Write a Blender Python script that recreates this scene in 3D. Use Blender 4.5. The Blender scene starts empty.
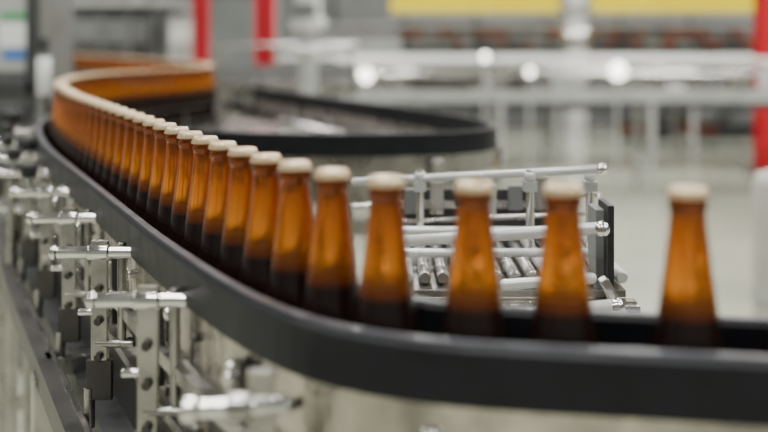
import bpy, bmesh, math, random
from mathutils import Vector
random.seed(4)
F=1000.0; HY=38.0; FLOOR=-1.4
def W(px,py,Y):
    return ((px-384)/F*Y, Y, (HY-py)/F*Y)
# ---------------------------------------------------------------- materials
def mat(name,col,rough=.5,metal=0,noise=0.0,nscale=20,trans=0,emit=None,es=0,bump=0,coat=0,stretch=(1,1,1),spec=.5):
    m=bpy.data.materials.new(name); m.use_nodes=True
    nt=m.node_tree; b=nt.nodes['Principled BSDF']
    b.inputs['Base Color'].default_value=(*col,1)
    b.inputs['Roughness'].default_value=rough
    b.inputs['Metallic'].default_value=metal
    b.inputs['Transmission Weight'].default_value=trans
    b.inputs['Coat Weight'].default_value=coat
    b.inputs['Specular IOR Level'].default_value=spec
    tc=nt.nodes.new('ShaderNodeTexCoord'); mp=nt.nodes.new('ShaderNodeMapping')
    mp.inputs['Scale'].default_value=stretch
    n=nt.nodes.new('ShaderNodeTexNoise'); n.inputs['Scale'].default_value=nscale; n.inputs['Detail'].default_value=5
    nt.links.new(tc.outputs['Object'],mp.inputs[0]); nt.links.new(mp.outputs[0],n.inputs['Vector'])
    if noise>0:
        r=nt.nodes.new('ShaderNodeValToRGB')
        r.color_ramp.elements[0].position=.3; r.color_ramp.elements[1].position=.7
        r.color_ramp.elements[0].color=(*[c*(1-noise) for c in col],1)
        r.color_ramp.elements[1].color=(*[min(1,c*(1+noise)) for c in col],1)
        nt.links.new(n.outputs['Fac'],r.inputs[0]); nt.links.new(r.outputs[0],b.inputs['Base Color'])
        mr=nt.nodes.new('ShaderNodeMapRange'); mr.inputs['To Min'].default_value=max(0,rough-.1); mr.inputs['To Max'].default_value=rough+.12
        nt.links.new(n.outputs['Fac'],mr.inputs[0]); nt.links.new(mr.outputs[0],b.inputs['Roughness'])
    if bump>0:
        bp=nt.nodes.new('ShaderNodeBump'); bp.inputs['Strength'].default_value=bump; bp.inputs['Distance'].default_value=.01
        nt.links.new(n.outputs['Fac'],bp.inputs['Height']); nt.links.new(bp.outputs[0],b.inputs['Normal'])
    if emit:
        b.inputs['Emission Color'].default_value=(*emit,1); b.inputs['Emission Strength'].default_value=es
    return m
STEEL=mat('brushed_steel',(.44,.425,.40),.27,1,.3,14,bump=.2)
STEELP=mat('steel_panel',(.50,.465,.42),.21,1,.5,16,bump=1.0,stretch=(1,1,.4))
CHROME=mat('polished_steel',(.76,.75,.73),.14,1,.08,30)
DSTEEL=mat('dark_steel',(.10,.095,.09),.4,.8,.3,10)
BLACK=mat('black_guide_plastic',(.007,.008,.011),.42,0,.2,30,spec=.3)
BRUB=mat('black_rubber',(.012,.012,.013),.5,0,.1,30)
RAILHI=mat('rail_top_highlight',(.10,.105,.12),.32,0,.3,40)  # lighter grey that paints a highlight along the black rail tops
BELT=mat('chain_belt',(.05,.05,.05),.4,.5,.3,60)
WHITE=mat('white_enamel',(.74,.75,.73),.3,0,.08,8)
RODW=mat('rod_enamel',(.60,.61,.60),.25,.2,.1,12)
LGREY=mat('light_grey_paint',(.40,.41,.395),.45,0,.15,6)
GREY=mat('grey_paint',(.15,.155,.152),.5,0,.25,5)
DGREY=mat('dark_grey_paint',(.036,.038,.039),.45,0,.25,5)
RED=mat('red_paint',(.60,.012,.025),.4,0,.1,5)
YEL=mat('yellow_panel',(.95,.76,.0),.55,0,.05,5,spec=.2)
CREAM=mat('cream_plastic',(.46,.455,.40),.4,0,.06,6)
BROWN=mat('brown_crate',(.16,.035,.015),.5,0,.4,9)
BLUE=mat('blue_label',(.06,.18,.5),.5)
GREEN=mat('green_label',(.06,.34,.13),.5)
GLINT=mat('glint_glow',(1,1,1),.5,emit=(1,.97,.88),es=6)  # emission imitating specular glints, not a real lamp
FLOORM=mat('sealed_concrete',(.44,.445,.35),.20,0,.22,.8,coat=.4)
WALLM=mat('wall_paint',(.19,.20,.195),.7,0,.2,1.2)
CEILM=mat('ceiling_paint',(.19,.195,.20),.8,0,.1,1)
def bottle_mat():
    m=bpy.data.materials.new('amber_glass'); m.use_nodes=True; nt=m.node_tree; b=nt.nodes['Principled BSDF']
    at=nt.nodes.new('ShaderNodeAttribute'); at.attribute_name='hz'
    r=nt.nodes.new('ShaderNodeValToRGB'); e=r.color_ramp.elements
    e[0].position=.56; e[0].color=(.012,.006,.005,1)  # dark reflection of the rail, painted into the lower glass colour
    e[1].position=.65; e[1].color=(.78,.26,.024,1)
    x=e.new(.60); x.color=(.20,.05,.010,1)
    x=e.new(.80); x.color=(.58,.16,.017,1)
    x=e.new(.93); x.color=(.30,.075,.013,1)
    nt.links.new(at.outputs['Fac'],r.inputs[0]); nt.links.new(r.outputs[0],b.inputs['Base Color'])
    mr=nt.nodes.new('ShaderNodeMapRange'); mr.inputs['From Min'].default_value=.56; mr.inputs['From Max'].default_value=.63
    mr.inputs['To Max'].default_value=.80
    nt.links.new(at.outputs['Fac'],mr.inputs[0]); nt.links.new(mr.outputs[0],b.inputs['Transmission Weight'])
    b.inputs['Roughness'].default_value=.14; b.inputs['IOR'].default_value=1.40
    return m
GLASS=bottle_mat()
CAP=mat('gold_crown_cap',(.66,.50,.31),.3,.45,.1,40)
# ---------------------------------------------------------------- mesh builder
class MB:
    def __init__(s): s.v=[];s.f=[];s.m=[];s.sm=[];s.mats=[];s.hz=[]
    def mi(s,m):
        if m not in s.mats: s.mats.append(m)
        return s.mats.index(m)
    def add(s,vs,fs,m,smooth=False,hz=None):
        o=len(s.v); s.v+=[tuple(v) for v in vs]; k=s.mi(m)
        s.hz+= hz if hz else [0]*len(vs)
        for f in fs: s.f.append([i+o for i in f]); s.m.append(k); s.sm.append(smooth)
    def box(s,c,d,m,rz=0,ry=0):
        vs=[]
        for x in(-.5,.5):
            for y in(-.5,.5):
                for z in(-.5,.5):
                    X,Y,Z=x*d[0],y*d[1],z*d[2]
                    if ry: X,Z=X*math.cos(ry)+Z*math.sin(ry),-X*math.sin(ry)+Z*math.cos(ry)
                    X,Y=X*math.cos(rz)-Y*math.sin(rz),X*math.sin(rz)+Y*math.cos(rz)
                    vs.append((c[0]+X,c[1]+Y,c[2]+Z))
        s.add(vs,[(0,1,3,2),(4,6,7,5),(0,4,5,1),(2,3,7,6),(0,2,6,4),(1,5,7,3)],m)
    def bb(s,x0,x1,y0,y1,z0,z1,m): s.box(((x0+x1)/2,(y0+y1)/2,(z0+z1)/2),(x1-x0,y1-y0,z1-z0),m)
    def cyl(s,p0,p1,r,m,n=20,ch=.0,r1=None):
        p0=Vector(p0);p1=Vector(p1);d=(p1-p0);L=d.length;d.normalize()
        a=d.orthogonal().normalized();b=d.cross(a)
        r1=r if r1 is None else r1
        rings=[(0,r-ch),(ch,r),(L-ch,r1),(L,r1-ch)] if ch>0 else [(0,r),(L,r1)]
        vs=[]
        for t,q in rings:
            for i in range(n):
                w=2*math.pi*i/n; vs.append(p0+d*t+(a*math.cos(w)+b*math.sin(w))*q)
        fs=[]
        for k in range(len(rings)-1):
            for i in range(n): j=(i+1)%n; fs.append((k*n+i,k*n+j,(k+1)*n+j,(k+1)*n+i))
        s.add(vs,fs,m,True)
        s.add(vs[:n],[tuple(range(n))[::-1]],m); s.add(vs[-n:],[tuple(range(n))],m)
    def sph(s,c,r,m,n=14):
        prof=[(r*math.sin(math.pi*k/n),-r*math.cos(math.pi*k/n)) for k in range(n+1)]
        s.lathe(prof,c,m,n)
    def lathe(s,prof,c,m,n=24,crimp=0,hz=None):
        vs=[];h=[]
        for k,(r,z) in enumerate(prof):
            for i in range(n):
                w=2*math.pi*i/n; q=r
                if crimp and k in crimp: q=r*(1+.045*(i%2))
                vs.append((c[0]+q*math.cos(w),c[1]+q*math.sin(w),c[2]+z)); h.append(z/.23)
        fs=[]
        for k in range(len(prof)-1):
            for i in range(n): j=(i+1)%n; fs.append((k*n+i,k*n+j,(k+1)*n+j,(k+1)*n+i))
        s.add(vs,fs,m,True,h)
    def sweep(s,path,sec,m,smooth=False):
        k=len(sec); vs=[]
        for p,nn in path:
            for o,z in sec: vs.append((p[0]+nn[0]*o,p[1]+nn[1]*o,z))
        fs=[]
        for a in range(len(path)-1):
            for i in range(k): j=(i+1)%k; fs.append((a*k+i,(a+1)*k+i,(a+1)*k+j,a*k+j))
        s.add(vs,fs,m,False)
        s.add(vs[:k],[tuple(range(k))],m); s.add(vs[-k:],[tuple(range(k))[::-1]],m)
    def obj(s,name,parent=None,bevel=0,loc=None):
        me=bpy.data.meshes.new(name); me.from_pydata(s.v,[],s.f)
        for m in s.mats: me.materials.append(m)
        me.polygons.foreach_set('material_index',s.m); me.polygons.foreach_set('use_smooth',s.sm)
        a=me.attributes.new('hz','FLOAT','POINT'); a.data.foreach_set('value',s.hz)
        bm=bmesh.new(); bm.from_mesh(me); bmesh.ops.recalc_face_normals(bm,faces=bm.faces); bm.to_mesh(me); bm.free()
        me.update()
        o=bpy.data.objects.new(name,me); bpy.context.scene.collection.objects.link(o)
        if parent: o.parent=parent
        if bevel:
            b=o.modifiers.new('bevel','BEVEL'); b.width=bevel; b.segments=2; b.limit_method='ANGLE'
        if loc: o.location=loc
        return o
def empty(name):
    e=bpy.data.objects.new(name,None); bpy.context.scene.collection.objects.link(e); return e
def spline(pts,step=.02):
    out=[]
    P=[Vector((*p,0)) for p in pts]; P=[2*P[0]-P[1]]+P+[2*P[-1]-P[-2]]
    for i in range(1,len(P)-2):
        a,b,c,d=P[i-1:i+3]; n=max(4,int((c-b).length/.008))
        for k in range(n):
            t=k/n
            out.append(.5*((2*b)+(c-a)*t+(2*a-5*b+4*c-d)*t*t+(3*b-a-3*c+d)*t**3))
    out.append(P[-2])
    for _ in range(60):
        out=[out[0]]+[(out[i-1]+out[i]*2+out[i+1])/4 for i in range(1,len(out)-1)]+[out[-1]]
    res=[out[0]];acc=0
    for i in range(1,len(out)):
        L=(out[i]-out[i-1]).length
        while acc+L>=step:
            t=(step-acc)/L; q=out[i-1].lerp(out[i],t); res.append(q); out[i-1]=q; L=(out[i]-q).length; acc=0
        acc+=L
    return res
def withn(ps):
    r=[]
    for i,p in enumerate(ps):
        t=(ps[min(i+1,len(ps)-1)]-ps[max(i-1,0)]).normalized()
        r.append((p,Vector((-t.y,t.x,0))))
    return r
# ---------------------------------------------------------------- main line
ctrl=[(1.5,.50),(1.1,.60),(.75,.675),(.45,.735),(.236,.772),(.141,.787),(.071,.799),(.0008,.822),(-.0444,.871),(-.0807,.927),(-.123,1.0),
(-.153,1.06),(-.21,1.17),(-.355,1.475),(-.51,1.80),(-.646,2.09),(-.772,2.40),(-.85,2.62),(-.91,2.85),(-.95,3.12),(-.94,3.42),(-.86,3.66),(-.775,3.86),(-.735,4.12),(-.79,4.5),(-1.0,5.0),(-1.35,5.7),(-1.8,6.5),(-2.3,7.3)]
path=spline(ctrl); PN=withn(path)
sgn=1 if PN[60][1].y<0 else -1
PN=[(p,n*sgn) for p,n in PN]
conv=empty('bottle_conveyor')
BZ=-.345
mb=MB(); mb.sweep(PN,[(-.042,BZ),(.042,BZ),(.042,BZ-.012),(-.042,BZ-.012)],BELT)
for i in range(0,len(PN)-1,2):
    p,n=PN[i]; mb.box((p.x,p.y,BZ+.0004),(.080,.0016,.0008),DSTEEL,rz=math.atan2(n.y,n.x))
mb.obj('chain_belt',conv)
cut=next(i for i in range(len(PN)) if PN[i][0].y>3.25)
for sd,nm in((1,'outer'),(-1,'inner')):
    RP=PN if sd==1 else PN[:cut]
    mb=MB(); a,b=.043*sd,.061*sd
    mb.sweep(RP,[(a,-.232),(a+.003*sd,-.229),(b-.003*sd,-.229),(b,-.233),(b,-.274),(a,-.274)],BLACK)
    mb.sweep(RP,[(a+.004*sd,-.2288),(b-.005*sd,-.2288),(b-.005*sd,-.2275),(a+.004*sd,-.2275)],RAILHI)  # thin strip carrying the painted top highlight
    if sd==-1:
        for z in(-.262,-.315): mb.sweep(PN[cut-1:],[(a,z),(a-.006,z),(a-.006,z-.007),(a,z-.007)],DSTEEL)
        for i in range(cut,len(PN)-2,14):
            p,n=PN[i]; q=p-n*.054; mb.cyl((q.x,q.y,-.36),(q.x,q.y,-.258),.005,STEEL,8)
    mb.obj('guide_rail_'+nm,conv)
    mb=MB(); a,b=.048*sd,.056*sd
    zt=-.275
    mb.sweep(RP,[(a,zt),(b,zt),(b,-.40),(a,-.40)],STEELP)
    if sd==-1: mb.sweep(PN[cut-1:],[(a,-.347),(b,-.347),(b,-.40),(a,-.40)],STEELP)
    mb.sweep(PN,[(b,-.349),(b+.014*sd,-.350),(b+.014*sd,-.360),(b,-.363)] if sd==-1 else [(b,-.335),(b+.014,-.338),(b+.014,-.352),(b,-.355)],STEEL)
    mb.sweep(PN,[(b,-.366),(b+.003*sd,-.366),(b+.003*sd,-.374),(b,-.374)],DSTEEL)
    mb.sweep(PN,[(.030*sd,-.40),(.066*sd,-.40),(.066*sd,-.412),(.030*sd,-.412)],STEEL)
    for i in range(4,len(RP)-4,5):
        p,n=PN[i]
        for z,o in((-.30,0),(-.385,1)):
            q=p+n*b; q2=p+n*(b+.007*sd)
            if (i//5+o)%2==0: mb.cyl((q.x,q.y,z),(q2.x,q2.y,z),.0075,CHROME,10,.002)
            else: mb.cyl((q.x,q.y,z),(q2.x,q2.y,z),.005,DSTEEL,8,.001)
    mb.obj('side_frame_'+nm,conv)
mb=MB()
mb.sweep(PN,[(.112,-.475),(.142,-.475),(.142,-.515),(.112,-.515)],DSTEEL)
mb.sweep(PN,[(.115,-.4745),(.121,-.4745),(.121,-.472),(.115,-.472)],STEEL)
mb.sweep(PN,[(-.05,-.50),(.09,-.50),(.09,-.56),(-.05,-.56)],DGREY)
mb.sweep(PN,[(-.05,-.42),(.052,-.42),(.052,-.50),(-.05,-.50)],DSTEEL)
mb.obj('lower_beam',conv)
def at(Y):
    for i in range(len(PN)-1):
        if PN[i][0].x<.02 and PN[i][0].y<=Y<PN[i+1][0].y:
            t=(Y-PN[i][0].y)/(PN[i+1][0].y-PN[i][0].y)
            return PN[i][0].lerp(PN[i+1][0],t),PN[i][1].lerp(PN[i+1][1],t)
def bracket(Y,i,zr=-.27):
    p,n=at(Y)
    px=p.x
    mb=MB()
    def q(o,z,u=0): return (px-o,Y+u,z)
    mb.box(q(.105,-.345),(.021,.008,.18),STEEL)
    mb.box(q(.105,-.43),(.032,.010,.05),DSTEEL)
    mb.cyl(q(.062,zr),q(.160,zr),.0078,CHROME,20,.002)
    mb.cyl(q(.157,zr),q(.168,zr),.0092,CHROME,20,.003)
    mb.cyl(q(.092,zr),q(.120,zr),.0100,CHROME,20,.002)
    mb.cyl(q(.078,zr+.012,.004),q(.078,-.39,.004),.0055,STEEL,14,.001)
    mb.cyl(q(.062,-.385),q(.11,-.385),.005,STEEL,14,.001)
    for z in(-.315,-.355,-.40): mb.cyl(q(.105,z,-.004),q(.105,z,-.012),.0055,DSTEEL,6,.001)
    mb.cyl(q(.112,-.345),q(.132,-.345),.0045,CHROME,14,.001)
    mb.cyl(q(.118,-.44),q(.118,-.49),.007,STEEL,14)
    if i>2:
        mb.cyl(q(.135,zr+.005),q(.135,zr+.028),.004,CHROME)
        mb.cyl(q(.135,zr+.026),q(.135,zr+.050),.0135,BRUB,14,.004)
    mb.obj('guide_bracket_%d'%i,conv,bevel=.001)
for i,Y in enumerate([1.03,1.26,1.50,1.75,2.0,2.26,2.55,2.9,3.3]): bracket(Y,i)
for k,Y in enumerate([.92,1.14,1.38,1.62,1.87]):
    p,n=at(Y); rz=math.atan2(n.y,n.x); mb=MB(); a=p+n*.062
    mb.box((a.x,a.y,-.335),(.008,.016,.10),DSTEEL,rz); b=p+n*.076
    mb.cyl(((p+n*.058).x,(p+n*.058).y,-.30),(b.x,b.y,-.30),.006,CHROME,14,.001)
    mb.cyl(((p+n*.058).x,(p+n*.058).y,-.37),(b.x,b.y,-.37),.006,CHROME,14,.001)
    mb.obj('panel_clamp_%d'%k,conv,bevel=.001)
for k,Y in enumerate([1.05,1.55,2.5,3.3]):
    p,n=at(Y); mb=MB(); rz=math.atan2(n.y,n.x)
    for sd in(1,-1):
        c=p+n*(.10*sd if sd<0 else .127)
        mb.box((c.x,c.y,(FLOOR-.50)/2+.0),(.04,.04,abs(FLOOR+.50)),STEEL,rz)
        mb.cyl((c.x,c.y,FLOOR),(c.x,c.y,FLOOR+.02),.045,BRUB)
    c=p+n*.01; mb.box((c.x,c.y,-.9),(.22,.03,.03),STEEL,rz)
    mb.box((c.x,c.y,-.49),(.24,.04,.03),STEEL,rz)
    mb.obj('leg_frame_%d'%k,conv,bevel=.003)
for k,(x,y) in enumerate([(.35,.755),(1.1,.6),(-.76,4.3),(-1.4,5.8),(-2.2,7.15)]):
    mb=MB(); mb.box((x,y,(FLOOR-.40)/2),(.05,.05,abs(FLOOR+.40)),STEEL); mb.box((x,y,-.42),(.05,.12,.03),STEEL); mb.obj('leg_post_%d'%k,conv)
mb=MB()
mb.cyl((-.075,.80,-.293),(-.150,.79,-.293),.0080,CHROME,20,.002); mb.cyl((-.146,.79,-.293),(-.160,.788,-.293),.0105,CHROME,20,.003)
mb.cyl((-.105,.795,-.293),(-.125,.793,-.293),.012,STEEL,20,.002); mb.box((-.098,.80,-.33),(.022,.010,.13),STEEL)
mb.obj('front_bracket',conv,bevel=.001)
# ---------------------------------------------------------------- bottles
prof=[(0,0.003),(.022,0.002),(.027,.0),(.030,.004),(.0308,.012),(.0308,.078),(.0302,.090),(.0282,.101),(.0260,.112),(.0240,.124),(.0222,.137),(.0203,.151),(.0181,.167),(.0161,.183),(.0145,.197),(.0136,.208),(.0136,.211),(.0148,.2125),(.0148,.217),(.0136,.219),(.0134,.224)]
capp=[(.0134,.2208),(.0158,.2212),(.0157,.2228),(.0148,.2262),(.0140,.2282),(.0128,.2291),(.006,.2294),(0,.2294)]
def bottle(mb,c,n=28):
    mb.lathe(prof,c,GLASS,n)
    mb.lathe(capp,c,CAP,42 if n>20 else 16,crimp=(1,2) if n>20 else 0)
def atpx(px):
    for i in range(len(path)-1):
        a=384+F*path[i].x/path[i].y-px; b=384+F*path[i+1].x/path[i+1].y-px
        if a>=0>b: t=a/(a-b); return path[i].lerp(path[i+1],t),i+t
pos=[atpx(x)[0] for x in(688,563,474,386)]
i0=atpx(386)[1]; d0=atpx(688)[1]
for k in range(1,8):
    q=d0-k*.085/.02
    if q>2: pos.append(path[int(q)].lerp(path[int(q)+1],q-int(q)))
far=[]; d=.066
while True:
    k=i0+d/.02; a=int(k)
    if a>=len(path)-2: break
    far.append(path[a].lerp(path[a+1],k-a)); d+=.0668
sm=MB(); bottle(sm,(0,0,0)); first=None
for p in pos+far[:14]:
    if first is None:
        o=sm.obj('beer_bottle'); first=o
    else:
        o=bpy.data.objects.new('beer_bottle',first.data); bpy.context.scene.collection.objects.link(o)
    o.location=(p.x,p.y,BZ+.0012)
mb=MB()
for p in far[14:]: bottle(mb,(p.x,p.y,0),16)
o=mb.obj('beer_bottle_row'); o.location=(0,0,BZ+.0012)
# ---------------------------------------------------------------- far U-shaped conveyor
u=[(-.64,4.85),(-.52,4.52),(-.351,4.18),(-.12,3.70),(.053,3.35),(.19,3.05),(.27,2.82),(.285,2.66),(.255,2.54),(.17,2.46),(.0,2.42),(-.2,2.42),(-.38,2.47),(-.56,2.56)]
UP=withn(spline(u)); 
side=1
if (UP[30][1].x<0): side=-1
UP=[(p,n*side) for p,n in UP]
cc=empty('curved_transfer_conveyor')
mb=MB()
mb.sweep(UP,[(0,-.232),(.018,-.232),(.018,-.285),(0,-.285)],BLACK)
mb.sweep(UP,[(.003,-.2318),(.013,-.2318),(.013,-.230),(.003,-.230)],RAILHI)
mb.obj('guide_rail',cc)
mb=MB(); mb.sweep(UP,[(.002,-.285),(.010,-.285),(.010,-.40),(.002,-.40)],STEEL)
mb.sweep(UP,[(.010,-.33),(.02,-.33),(.02,-.345),(.010,-.345)],CHROME); mb.obj('side_frame',cc)
pts=[p for p,n in UP]; mb=MB()
mb.add([(p.x,p.y,-.335) for p in pts],[tuple(range(len(pts)))],STEEL); mb.obj('deck',cc)
UI=[(p-n*.16,n) for p,n in UP if p.y>2.75]
mb=MB(); mb.sweep(UI,[(0,-.29),(.01,-.29),(.01,-.334),(0,-.334)],STEEL)
for k in range(7):
    mb.cyl((-.50+.08*k,4.15-.20*k,-.322),(-.30+.06*k,3.80-.16*k,-.322),.010,CHROME)
mb.obj('deck_rods',cc)
mb=MB()
for i in range(8,len(UP),18):
    p,n=UP[i]; a=p+n*.016; b=p+n*.03
    mb.box((b.x,b.y,-.345),(.012,.03,.10),STEEL,math.atan2(n.y,n.x))
for x,y in((.2,2.65),(-.1,2.5),(-.35,2.6),(.05,3.2),(-.3,3.9)):
    mb.box((x,y,(FLOOR-.40)/2),(.045,.045,abs(FLOOR+.40)),STEEL); mb.cyl((x,y,FLOOR),(x,y,FLOOR+.02),.05,BRUB)
mb.bb(-.4,.22,2.52,2.55,-.50,-.46,STEEL)
mb.obj('legs',cc,bevel=.002)
# ---------------------------------------------------------------- rod-railed side machine
rc=empty('accumulation_table')
mb=MB()
def rod(x0,y0,x1,y1,Ya,Yb,r,m=CHROME): mb.cyl(W(x0,y0,Ya),W(x1,y1,Yb),r,m,16,.002)
rod(352,182,604,169,1.55,1.38,.006,RODW); rod(405,241,604,228,1.40,1.25,.0080,RODW)
rod(350,207,600,196,1.75,1.60,.005,CHROME); rod(400,222,600,213,1.6,1.5,.004,STEEL)
for x,Y in((420,1.5),(530,1.42),(590,1.42)):
    mb.cyl(W(x,170,Y),W(x,262,Y),.006,CHROME); mb.sph(W(x,176,Y),.009,RODW)
    mb.box(W(x,186,Y),(.018,.02,.014),LGREY)
mb.sph(W(602,229,1.25),.010,CHROME); mb.sph(W(602,169,1.38),.008,CHROME)
mb.obj('guard_rods',rc)
x0,_,_=W(400,0,1.4); x1,_,_=W(600,0,1.4)
mb=MB()
mb.box(W(597,252,1.32),(.014,.05,.12),GREY); mb.box(W(606,252,1.30),(.008,.06,.13),BRUB)
mb.bb(x0,x1,1.62,1.63,-.335,-.245,DGREY); mb.bb(x0,x1,1.61,1.62,-.275,-.262,STEEL)
mb.bb(x0,x1+.01,1.29,1.63,-.335,-.325,STEEL)
for k in range(13):
    xx=x0+.008+k*.0235; mb.cyl((xx,1.31,-.314),(xx,1.60,-.314),.0085,STEEL if k%4 else RODW,14,.002)
for yy,z in((1.36,-.292),(1.48,-.285)): mb.cyl((x0,yy,z),(x1,yy,z),.006,RODW,14,.001)
for k in range(7):
    xx=x0+.02+k*.042; mb.box((xx,1.605,-.262+.006*(k%3)),(.022,.012,.04+.012*(k%2)),(GREY,STEEL,DGREY,LGREY)[k%4])
mb.obj('roller_bed',rc,bevel=.001)
mb=MB()
mb.bb(x0-.02,x1+.02,1.27,1.29,-.45,-.335,STEELP); mb.bb(x0,x1+.02,1.30,1.6,-.5,-.45,GREY)
for yy,z,m_ in((1.262,-.345,CHROME),(1.258,-.372,RODW),(1.262,-.40,CHROME)): mb.cyl((x0-.02,yy,z),(x1+.02,yy,z),.007,m_)
mb.cyl(W(495,318,1.22),W(618,306,1.22),.009,RODW,16,.003)
mb.cyl(W(500,285,1.25),W(596,278,1.25),.007,RODW,16,.003)
mb.sph(W(616,307,1.22),.011,CHROME)
mb.box(W(612,296,1.25),(.012,.02,.05),STEEL,0,-.5)
for xx in(x0+.02,x1):
    for yy in(1.31,1.58): mb.bb(xx-.02,xx+.02,yy-.02,yy+.02,FLOOR,-.45,STEEL)
mb.obj('frame',rc,bevel=.002)
# ---------------------------------------------------------------- bin on the right
mb=MB(); x,y,_=W(788,0,3.4)
mb.lathe([(0,0),(.11,0),(.115,.02),(.115,.84),(.105,.875),(.06,.89),(0,.892)],(x,y,FLOOR+.06),CREAM,32)
mb.lathe([(.118,.45),(.121,.455),(.121,.47),(.118,.475)],(x,y,FLOOR+.06),LGREY,32)
mb.lathe([(0,0),(.15,0),(.15,.05),(.118,.06)],(x,y,FLOOR),DSTEEL,32)
mb.obj('waste_bin')
# ---------------------------------------------------------------- background lines
def bgline(name,x0,x1,Y,ztop,zlow,dep=.5,step=1.3,pal=None):
    e=empty(name); mb=MB()
    for yy in(Y,Y+dep):
        mb.cyl((x0,yy,ztop),(x1,yy,ztop),.020,WHITE); mb.cyl((x0,yy,ztop-.11),(x1,yy,ztop-.11),.016,CHROME)
        mb.bb(x0,x1,yy-.02,yy+.02,zlow-.09,zlow,LGREY)
        mb.bb(x0,x1,yy-.015,yy+.015,zlow-.14,zlow-.09,DGREY)
    mb.obj('rails',e)
    mb=MB(); mb.bb(x0,x1,Y+.02,Y+dep-.02,zlow-.03,zlow-.01,STEEL)
    k=x0+.1
    while k<x1:
        for yy in(Y,Y+dep):
            mb.bb(k-.025,k+.025,yy-.025,yy+.025,FLOOR,zlow-.1,LGREY)
            mb.cyl((k,yy,zlow-.02),(k,yy,ztop+.02),.016,CHROME)
        mb.bb(k-.02,k+.02,Y,Y+dep,-1.15,-1.1,LGREY)
        k+=step
    mb.obj('frame',e)
    mb=MB(); k=x0
    while k<x1:
        h=.05+random.random()*.2; w=.05+random.random()*.25
        mb.box((k,Y+dep/2,zlow+h/2),(w,.12,h),random.choice(pal or [WHITE,STEEL,LGREY,GREY,CHROME,WHITE,DSTEEL])); k+=w+random.random()*.2
    mb.obj('fittings',e,bevel=.004)
bgline('packing_conveyor',-.4,9,8.6,-.20,-.46,.5)
bgline('case_conveyor',-1.2,10,11.0,-.22,-.66,.7,1.5,[DGREY,GREY,BROWN,DSTEEL,DGREY,LGREY,WHITE])
def crates(name,x0,x1,Y,z0,rows,pal):
    e=empty(name); mb=MB(); mb.bb(x0,x1,Y-.2,Y+.3,z0-.06,z0,DGREY)
    k=x0+.2
    while k<x1: mb.bb(k-.04,k+.04,Y-.1,Y+.2,FLOOR,z0-.06,DGREY); k+=1.8
    mb.obj('rack',e)
    mb=MB()
    for r in range(rows):
        k=x0
        while k<x1:
            w=.10+random.random()*.16
            if random.random()<.9: mb.bb(k,k+w-.03,Y-.15,Y+.2,z0+r*.15,z0+r*.15+.08+random.random()*.05,random.choice(pal))
            k+=w
    mb.obj('crates',e)
crates('crate_rack',-1.0,12,14,-.14,2,[BROWN,BROWN,DGREY,DGREY,BROWN,GREY])
crates('crate_shelf',3.0,12,12.6,-1.2,2,[BROWN,DGREY,DGREY,GREY])
mb=MB(); 
mb.bb(-1,12,15.5,16,FLOOR,1.0,GREY); mb.bb(-1,12,15.4,15.5,.17,.22,LGREY); mb.bb(-1,12,15.4,15.5,-.3,-.25,LGREY)
for k in range(12): mb.bb(-.8+k*1.1,-.74+k*1.1,15.42,15.5,FLOOR,1.0,DGREY)
mb.obj('packaging_machine')
def sign(px0,px1):
    Y=13; e=MB(); a=W(px0,0,Y)[0]; b=W(px1,0,Y)[0]
    e.bb(a,b,Y,Y+.06,.34,1.0,YEL); e.bb(a-.03,b+.03,Y-.01,Y+.07,.30,.34,LGREY)
    for x in(a+.2,b-.2): e.cyl((x,Y+.03,1.0),(x,Y+.03,4.6),.02,LGREY)
    e.obj('yellow_banner')
sign(391,560); sign(592,756)
mb=MB(); x=W(577,0,12.6)[0]
mb.cyl((x,12.6,FLOOR),(x,12.6,4.6),.12,WHITE,24); mb.cyl((x,12.6,-.1),(x,12.6,.1),.2,CHROME,24,.03); mb.cyl((x,12.6,.35),(x,12.6,.42),.19,LGREY,24); mb.obj('ventilation_pipe')
def column(px,Y,w,name='red_column'):
    mb=MB(); x=W(px,0,Y)[0]
    mb.bb(x-w/2,x+w/2,Y-w/2,Y-w/2+.02,FLOOR,4.6,RED); mb.bb(x-w/2,x+w/2,Y+w/2-.02,Y+w/2,FLOOR,4.6,RED); mb.bb(x-.02,x+.02,Y-w/2,Y+w/2,FLOOR,4.6,RED)
    mb.bb(x-w*.8,x+w*.8,Y-w*.8,Y+w*.8,FLOOR,FLOOR+.03,DGREY); mb.obj(name)
column(201,9,.125); column(265,8,.145); column(770,10.1,.24)
mb=MB(); Y=6.6; x=W(308,0,Y)[0]
mb.cyl((x,Y,FLOOR),(x,Y,.05),.06,LGREY,24); mb.cyl((x,Y,.05),(x,Y,.14),.12,WHITE,24,.02); mb.cyl((x,Y,.14),(x,Y,1.2),.085,WHITE,24)
mb.cyl((x,Y,-.12),(x,Y,-.06),.09,CHROME,24,.01); mb.box((x-.02,Y-.1,.18),(.16,.06,.10),GREY); mb.obj('dosing_column')
# left machines
mb=MB(); Y=4.2
a=W(-60,0,Y)[0]; b=W(36,0,Y)[0]
mb.bb(a,b,Y,Y+.5,FLOOR,1.2,GREY); mb.bb(a+.05,b-.03,Y-.015,Y,-.14,.6,LGREY)
mb.bb(W(4,0,Y)[0],W(26,0,Y)[0],Y-.02,Y-.015,-.09,-.05,BLUE); mb.bb(W(2,0,Y)[0],W(28,0,Y)[0],Y-.02,Y-.015,.08,.11,GREEN)
mb.bb(W(0,0,Y)[0],W(28,0,Y)[0],Y-.02,Y-.015,-.04,.06,WHITE)
mb.bb(a,b,Y-.03,Y,-.24,-.18,DGREY); mb.bb(a,b,Y-.02,Y,-.6,-.3,DGREY)
mb.bb(W(28,0,Y)[0],b+.02,Y-.03,Y,-.3,1.2,DGREY); mb.obj('control_cabinet',bevel=.004)
mb=MB(); Y=3.4; x=W(44,0,Y)[0]
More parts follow.
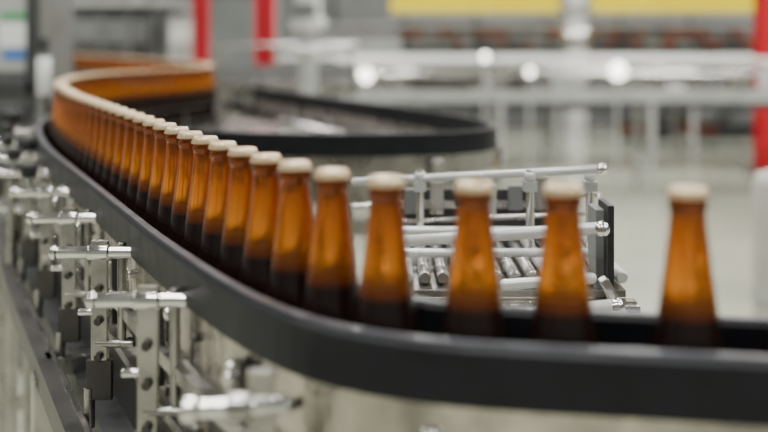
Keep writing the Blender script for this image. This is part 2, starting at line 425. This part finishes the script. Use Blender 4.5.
mb.cyl((x,Y,FLOOR),(x,Y,-.05),.02,CHROME); mb.cyl((x,Y,-.2),(x,Y,-.06),.024,WHITE,20,.01); mb.cyl((x,Y,-.06),(x,Y,.0),.016,DGREY); mb.obj('sensor_post')
mb=MB(); Y=9.5
a=W(40,0,Y)[0]; b=W(160,0,Y)[0]
mb.bb(a,b,Y,Y+1.2,FLOOR,.30,DGREY); mb.bb(a-.05,b+.05,Y-.05,Y+1.25,.30,.36,LGREY); mb.bb(a+.1,b-.1,Y-.02,Y,-.05,.17,GREY); mb.bb(a+.1,b-.3,Y-.03,Y,-.25,-.12,DSTEEL)
for k in range(5): mb.bb(a+.05+k*.26,a+.08+k*.26,Y-.03,Y,-1,.25,GREY)
mb.obj('bottle_filler_housing',bevel=.01)
mb=MB(); Y=9.4
mb.bb(W(168,0,Y)[0],W(193,0,Y)[0],Y,Y+.3,FLOOR,.2,LGREY); mb.bb(W(171,0,Y)[0],W(190,0,Y)[0],Y-.01,Y,-.05,.12,WHITE); mb.obj('electrical_cabinet',bevel=.01)
mb=MB(); Y=7.3
mb.bb(-1.25,-.2,Y,Y+.4,-.42,-.32,STEEL); mb.bb(-1.25,-.2,Y,Y+.02,-.32,-.20,GREY)
for x in(-1.2,-.8,-.25): mb.bb(x-.03,x+.03,Y,Y+.4,FLOOR,-.42,LGREY); mb.cyl((x,Y+.05,-.3),(x,Y+.05,-.02),.015,CHROME)
mb.cyl((-1.25,Y+.05,-.05),(-.2,Y+.05,-.05),.012,CHROME)
for k in range(12): mb.box((-1.15+k*.08,Y+.2,-.30+.03),(.05,.08,.05+random.random()*.16),random.choice([DGREY,GREY,CHROME,LGREY,DSTEEL]))
mb.obj('inspection_station',bevel=.004)
mb=MB(); Y=12
mb.bb(-1.1,.2,Y,Y+.8,FLOOR,.1,GREY); mb.bb(-1.1,.2,Y-.02,Y,-.2,.0,LGREY); mb.bb(-1.0,.1,Y-.03,Y-.02,-.9,-.3,DGREY)
mb.obj('pallet_machine',bevel=.01)
mb=MB(); Y=2.6
for k,(px,py) in enumerate([(10,122),(28,150),(12,178)]):
    c=W(px,py,Y-.25*k); mb.cyl((c[0],c[1],FLOOR),(c[0],c[1],c[2]),.012,STEEL); mb.cyl((c[0],c[1],c[2]),(c[0],c[1],c[2]+.03),.028,BRUB,16,.006); mb.cyl((c[0]-.03,c[1],c[2]-.06),(c[0]+.04,c[1],c[2]-.06),.010,CHROME)
mb.bb(W(-60,0,2.7)[0],W(14,0,2.7)[0],2.65,2.75,-.42,-.36,DSTEEL)
mb.obj('adjustment_stand',conv)
for px,py,Y,r in((618,71,8.4,.07),(530,72,8.4,.035),(366,76,6.8,.045),(485,57,8.4,.035)):  # added glowing balls on posts, standing in for blurred specular highlights
    mb=MB(); c=W(px,py,Y); mb.sph(c,r,GLINT); mb.cyl((c[0],c[1]+.03,c[2]-r),(c[0],c[1]+.03,FLOOR),.012,LGREY); mb.cyl((c[0],c[1]+r*.5,c[2]),(c[0],c[1]+r*1.4,c[2]),r*1.05,LGREY); mb.obj('glint_ball')
# ---------------------------------------------------------------- room
def bx(name,a,m):
    mb=MB(); mb.bb(*a,m); return mb.obj(name)
bx('floor',(-9,15,-5,22,FLOOR-.1,FLOOR),FLOORM)
bx('wall_back',(-9,15,22,22.2,FLOOR,4.8),WALLM)
bx('wall_left',(-9.2,-9,-5,22,FLOOR,4.8),WALLM)
bx('wall_right',(15,15.2,-5,22,FLOOR,4.8),WALLM)
bx('wall_front',(-9,15,-5.2,-5,FLOOR,4.8),WALLM)
bx('ceiling',(-9,15,-5,22,4.8,4.9),CEILM)
bx('trim_1',(-9,15,21.9,22,FLOOR,FLOOR+.3),DGREY)
mb=MB()
for k in range(8): mb.bb(-8.5+k*3,-8.3+k*3,21.7,21.98,FLOOR,4.8,LGREY)
mb.bb(-9,15,21.6,21.9,1.2,1.5,LGREY); mb.obj('trim_2')
for x in(-5,-.5,4,8.5):
    for y in(-2,2.2,7,12,17):
        e=empty('ceiling_light'); mb=MB(); mb.bb(x-.9,x+.9,y-.2,y+.2,4.62,4.8,WHITE); mb.obj('housing',e)
        L=bpy.data.lights.new('tube','AREA'); L.shape='RECTANGLE'; L.size=1.8; L.size_y=.4; L.energy=(225 if y>5 else 185); L.color=(1,.995,.96)
        o=bpy.data.objects.new('tube',L); bpy.context.scene.collection.objects.link(o); o.location=(x,y,4.6); o.parent=e
w=bpy.data.worlds.new('w'); bpy.context.scene.world=w; w.use_nodes=True
w.node_tree.nodes['Background'].inputs[0].default_value=(.8,.85,.9,1); w.node_tree.nodes['Background'].inputs[1].default_value=.5
# ---------------------------------------------------------------- camera
c=bpy.data.cameras.new('camera'); co=bpy.data.objects.new('camera',c); bpy.context.scene.collection.objects.link(co)
co.location=(0,0,0); co.rotation_euler=(math.radians(90),0,0)
c.sensor_width=36; c.lens=36*F/768; c.shift_y=-(216-HY)/768
c.clip_start=.02; c.dof.use_dof=True; c.dof.focus_distance=1.25; c.dof.aperture_fstop=2.1
bpy.context.scene.camera=co
